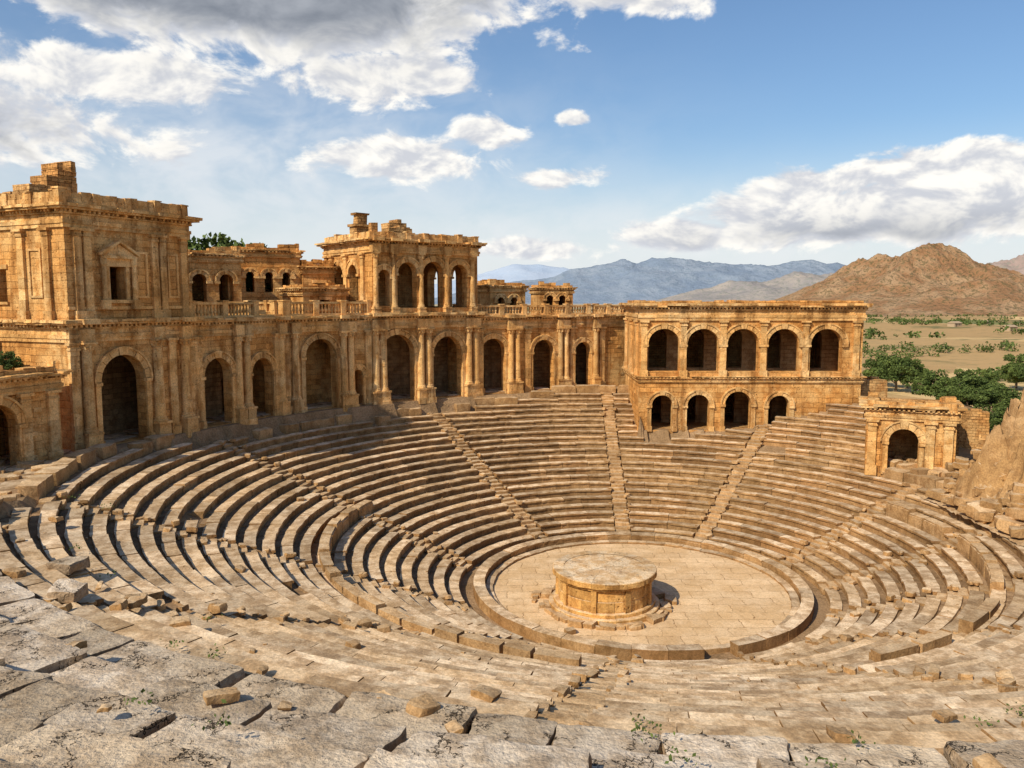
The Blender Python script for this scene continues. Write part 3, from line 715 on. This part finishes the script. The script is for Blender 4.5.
# distant tree masses
f=MB()
for i in range(2600):
    d=230+U(0,1)**1.3*1500; px=U(840,1120) if RD.random()<.7 else U(480,1000)
    if px<860: d=U(450,1800)
    x=pa(px,d); 
    if noise.noise(Vector((x*.008,d*.013,3)))<.06: continue
    z=gz(x,d); s=U(1.2,3.2); b=U(.2,.8)
    for k in range(14 if d>400 else 45):
        v=Vector((G(0,1),G(0,1),G(0,1))).normalized()*s*U(.5,1); leaf(f,Vector((x,d,z+s*.7))+Vector((v.x*1.2,v.y*1.2,v.z*.8)),s*(.45 if d>400 else .22),b)
f.build('distant_trees',[FOL])
# weeds
f=MB()
for i in range(60):
    if i<35: t=math.radians(U(200,290)); q=U(24,33); c=Vector(pol(q,t,7.4+.37*(q-26.9)+.05))
    else: t=math.radians(U(-30,30)); q=float(rim(math.degrees(t)))+U(0,4); c=Vector(pol(q,t,float(ground_z(np.array(q),np.array(math.degrees(t))))+.1))
    for k in range(26): leaf(f,c+Vector((G(0,.12),G(0,.12),abs(G(0,.07)))),U(.02,.05),.8)
f.build('weeds',[FOL])

# ------------------------------------------------------------------ distant houses in the valley
m,N,p=newmat('plaster'); g=geo(N); c=N.mix(N.noise(g['Position'],.3,3),(.46,.34,.22),(.34,.25,.16)); N.l.new(c,p.inputs['Base Color']); PL=m
for px,d in ((955,620),(1010,560),(985,760)):
    x=pa(px,d); z=gz(x,d); b=MB(); w=U(6,9); b.box(-w/2,w/2,-3,3,-2,2.8); b.add([(-w/2-.4,-3.5,2.8),(w/2+.4,-3.5,2.8),(w/2+.4,3.5,2.8),(-w/2-.4,3.5,2.8),(-w/2-.4,0,4.2),(w/2+.4,0,4.2)],[(0,1,5,4),(2,3,4,5),(1,2,5),(3,0,4)])
    b.box(-w*.3,-w*.3+1.2,-3.05,-2.9,.2,2.3,mat=1); b.box(w*.1,w*.1+1,-3.05,-2.9,1,2.2,mat=1); b.build('farm_house',[PL,BARK],None,Matrix.Translation((x,d,z))@Matrix.Rotation(U(-.5,.5),4,'Z'))

# ------------------------------------------------------------------ hills
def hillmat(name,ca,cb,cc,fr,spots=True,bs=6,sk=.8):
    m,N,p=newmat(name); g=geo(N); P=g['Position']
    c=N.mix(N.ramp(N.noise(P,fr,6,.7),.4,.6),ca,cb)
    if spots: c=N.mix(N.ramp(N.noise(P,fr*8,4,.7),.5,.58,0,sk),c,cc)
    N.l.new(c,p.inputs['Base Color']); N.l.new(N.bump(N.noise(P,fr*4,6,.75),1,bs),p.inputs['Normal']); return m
def hill(name,d,prof,depth,mat,rough,nx=260,ny=60,oct=5):
    xs=[a*d for a,b in prof]; hs=[b*d+CAMZ for a,b in prof]; mb=MB(); base=-12
    X=np.linspace(xs[0],xs[-1],nx); Hh=np.interp(X,xs,hs); vs=[]
    k=np.ones(7)/7; Hh=np.convolve(np.pad(Hh,3,'edge'),k,'valid')
    for j in range(ny):
        v=-1+2*j/(ny-1)
        for i in range(nx):
            x=X[i]; y=d+v*depth; fall=max(0,1-abs(v))**1.1
            q=Vector((x,y,0))/ (depth*.42)
            n=sum(((1-2.2*abs(noise.noise(q*(2.1**k2)+Vector((k2*5,2,1)))))*.52**k2) for k2 in range(oct))-.5
            h=(Hh[i]-base)*fall; vs.append((x,y,base+h*(1+n*rough*(1-.5*fall))))
    fs=[(j*nx+i,j*nx+i+1,(j+1)*nx+i+1,(j+1)*nx+i) for j in range(ny-1) for i in range(nx-1)]
    mb.add(vs,fs,.5); ob=mb.build(name,[mat]); ob.data.polygons.foreach_set('use_smooth',np.ones(len(fs),dtype=bool))
def q(l): return [((px-512)/795,(300-y)/800) for px,y in l]
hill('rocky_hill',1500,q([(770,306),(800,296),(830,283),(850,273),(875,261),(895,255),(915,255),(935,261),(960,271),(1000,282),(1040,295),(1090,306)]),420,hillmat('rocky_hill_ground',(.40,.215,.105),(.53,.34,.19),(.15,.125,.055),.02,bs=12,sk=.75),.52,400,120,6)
hill('far_right_hill',2600,q([(930,300),(965,274),(1000,266),(1030,255),(1080,250),(1150,262),(1250,290)]),500,hillmat('hazy_slope',(.33,.25,.215),(.41,.32,.265),(.24,.22,.18),.008),.35)  # distance haze painted into this and the following hill colours
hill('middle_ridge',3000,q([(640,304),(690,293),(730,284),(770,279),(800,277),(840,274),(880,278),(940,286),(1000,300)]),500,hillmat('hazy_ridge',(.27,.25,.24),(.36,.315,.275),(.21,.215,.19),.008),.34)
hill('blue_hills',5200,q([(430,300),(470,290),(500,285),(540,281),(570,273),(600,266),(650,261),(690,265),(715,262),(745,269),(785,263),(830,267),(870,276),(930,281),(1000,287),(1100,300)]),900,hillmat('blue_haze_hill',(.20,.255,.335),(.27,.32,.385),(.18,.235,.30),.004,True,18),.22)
hill('distant_mountains',9000,q([(-100,298),(200,294),(430,286),(480,276),(510,267),(530,265),(560,270),(600,275),(700,273),(800,272),(900,280),(1000,274),(1200,283)]),1500,hillmat('pale_haze_mountain',(.35,.43,.54),(.39,.46,.56),(.33,.41,.51),.002,False,10),.14)  # pale blue is aerial haze put into the base colour

# ------------------------------------------------------------------ light + sky
el=math.radians(41); hx,hy=-.68,-.73; l=math.hypot(hx,hy); sdir=Vector((hx/l*math.cos(el),hy/l*math.cos(el),math.sin(el)))
sun=bpy.data.lights.new('sun','SUN'); sun.energy=5.0; sun.angle=math.radians(.55); sun.color=(1,.885,.70); so=bpy.data.objects.new('sun',sun); sc.collection.objects.link(so)
so.rotation_euler=(-sdir).to_track_quat('-Z','Y').to_euler()
w=bpy.data.worlds.new('World'); sc.world=w; w.use_nodes=True; nt=w.node_tree; nt.nodes.clear(); N=NT(nt)
out=nt.nodes.new('ShaderNodeOutputWorld'); bg=nt.nodes.new('ShaderNodeBackground'); nt.links.new(bg.outputs[0],out.inputs[0])
sky=nt.nodes.new('ShaderNodeTexSky'); sky.sky_type='NISHITA'; sky.sun_disc=False; sky.sun_elevation=el; sky.sun_rotation=math.atan2(sdir.x,sdir.y); sky.air_density=1.2; sky.dust_density=1.0; sky.ozone_density=1.8
bg.inputs['Strength'].default_value=.112
dirv=nt.nodes.new('ShaderNodeTexCoord').outputs['Generated']; s=sep(N,dirv)
az=N.math('MULTIPLY',N.math('ARCTAN2',s[0],s[1]),57.2958); elv=N.math('MULTIPLY',N.math('ARCSINE',s[2]),57.2958)
def blobs(L):
    tot=None
    for a,e,ra,re,k in L:
        x=N.math('DIVIDE',N.math('SUBTRACT',az,a),ra); x=N.math('MULTIPLY',x,x); y=N.math('DIVIDE',N.math('SUBTRACT',elv,e),re); y=N.math('MULTIPLY',y,y)
        v=N.math('MULTIPLY',N.math('EXPONENT',N.math('MULTIPLY',N.math('ADD',x,y),-1)),k)
        tot=v if tot is None else N.math('MAXIMUM',tot,v)
    return tot
comb=nt.nodes.new('ShaderNodeCombineXYZ'); N.sock(comb.inputs[0],N.math('MULTIPLY',az,.10)); N.sock(comb.inputs[1],N.math('MULTIPLY',elv,.17)); cv=comb.outputs[0]
n1=N.noise(cv,2.0,7,.6,dist=.3); n2=N.noise(N.vmath('ADD',cv,(-.05,.09,0)),2.0,4,.58,dist=.3)
mask=blobs([(-17,19.5,19,4.9,1.4),(-25,13.8,9,2.4,1.0),(-9,14.8,8,2.6,1.05),(8.5,20.0,6.4,2.0,1.2),(-8.5,9.6,9,1.9,.95),(-1.5,11.5,3.8,1.7,.84),(3.4,8.4,3.6,1.1,.88),(4.0,12.3,1.7,.75,.9),(-31,10.0,10,3.0,.9),(23,5.4,11,2.2,1.45),(28,8.2,5.5,1.8,1.25),(20,7.2,5,1.7,1.15),(31,6.0,9,2.4,1.3),(13,4.4,8,1.5,1.05),(2,3.6,10,1.2,.85),(60,20,20,6,.8),(-75,18,22,8,.85),(130,22,40,8,.8),(-150,28,30,9,.8)])
Dn=N.math('ADD',N.math('SUBTRACT',mask,.5),N.math('MULTIPLY',N.math('SUBTRACT',n1,.5),1.9))
alpha=N.ramp(Dn,-.05,.24)
dark=blobs([(-18,20.5,18,4.0,1.3),(-31,9.6,9,2.4,.75),(26,3.6,14,1.7,.6)])
thick=N.math('MULTIPLY',N.ramp(Dn,.12,.6),dark,clamp=True)
relief=N.math('ADD',N.math('MULTIPLY',N.math('SUBTRACT',n1,n2),2.6),.5,clamp=True)
ccol=N.mix(N.ramp(relief,.22,.78),(5.8,6.0,6.5),(9.6,9.3,8.7))
ccol=N.mix(N.math('MULTIPLY',thick,1.2,clamp=True),ccol,N.mix(relief,(2.0,2.25,2.7),(3.6,3.85,4.3)))
skyc=N.mix(1,sky.outputs[0],(.80,.95,1.12),'MULTIPLY')
hz=N.ramp(elv,0,12,.88,0)
skyc=N.mix(hz,skyc,(7.3,7.7,7.9))
veil=blobs([(-18,8.5,20,6,.75),(8,4,30,3.0,.75)])
skyc=N.mix(N.math('MULTIPLY',veil,N.ramp(n2,.3,.65,.35,1)),skyc,(7.6,7.8,8.0))
N.l.new(N.mix(alpha,skyc,ccol),bg.inputs['Color'])
# ------------------------------------------------------------------ camera
cam=bpy.data.cameras.new('camera'); co=bpy.data.objects.new('camera',cam); sc.collection.objects.link(co); sc.camera=co
cam.sensor_width=36; cam.lens=28.125; cam.clip_start=.1; cam.clip_end=30000
co.location=(0,0,CAMZ); co.rotation_euler=(math.radians(84),0,0)
sc.view_settings.view_transform='Standard'; sc.view_settings.look='None'; sc.view_settings.exposure=0
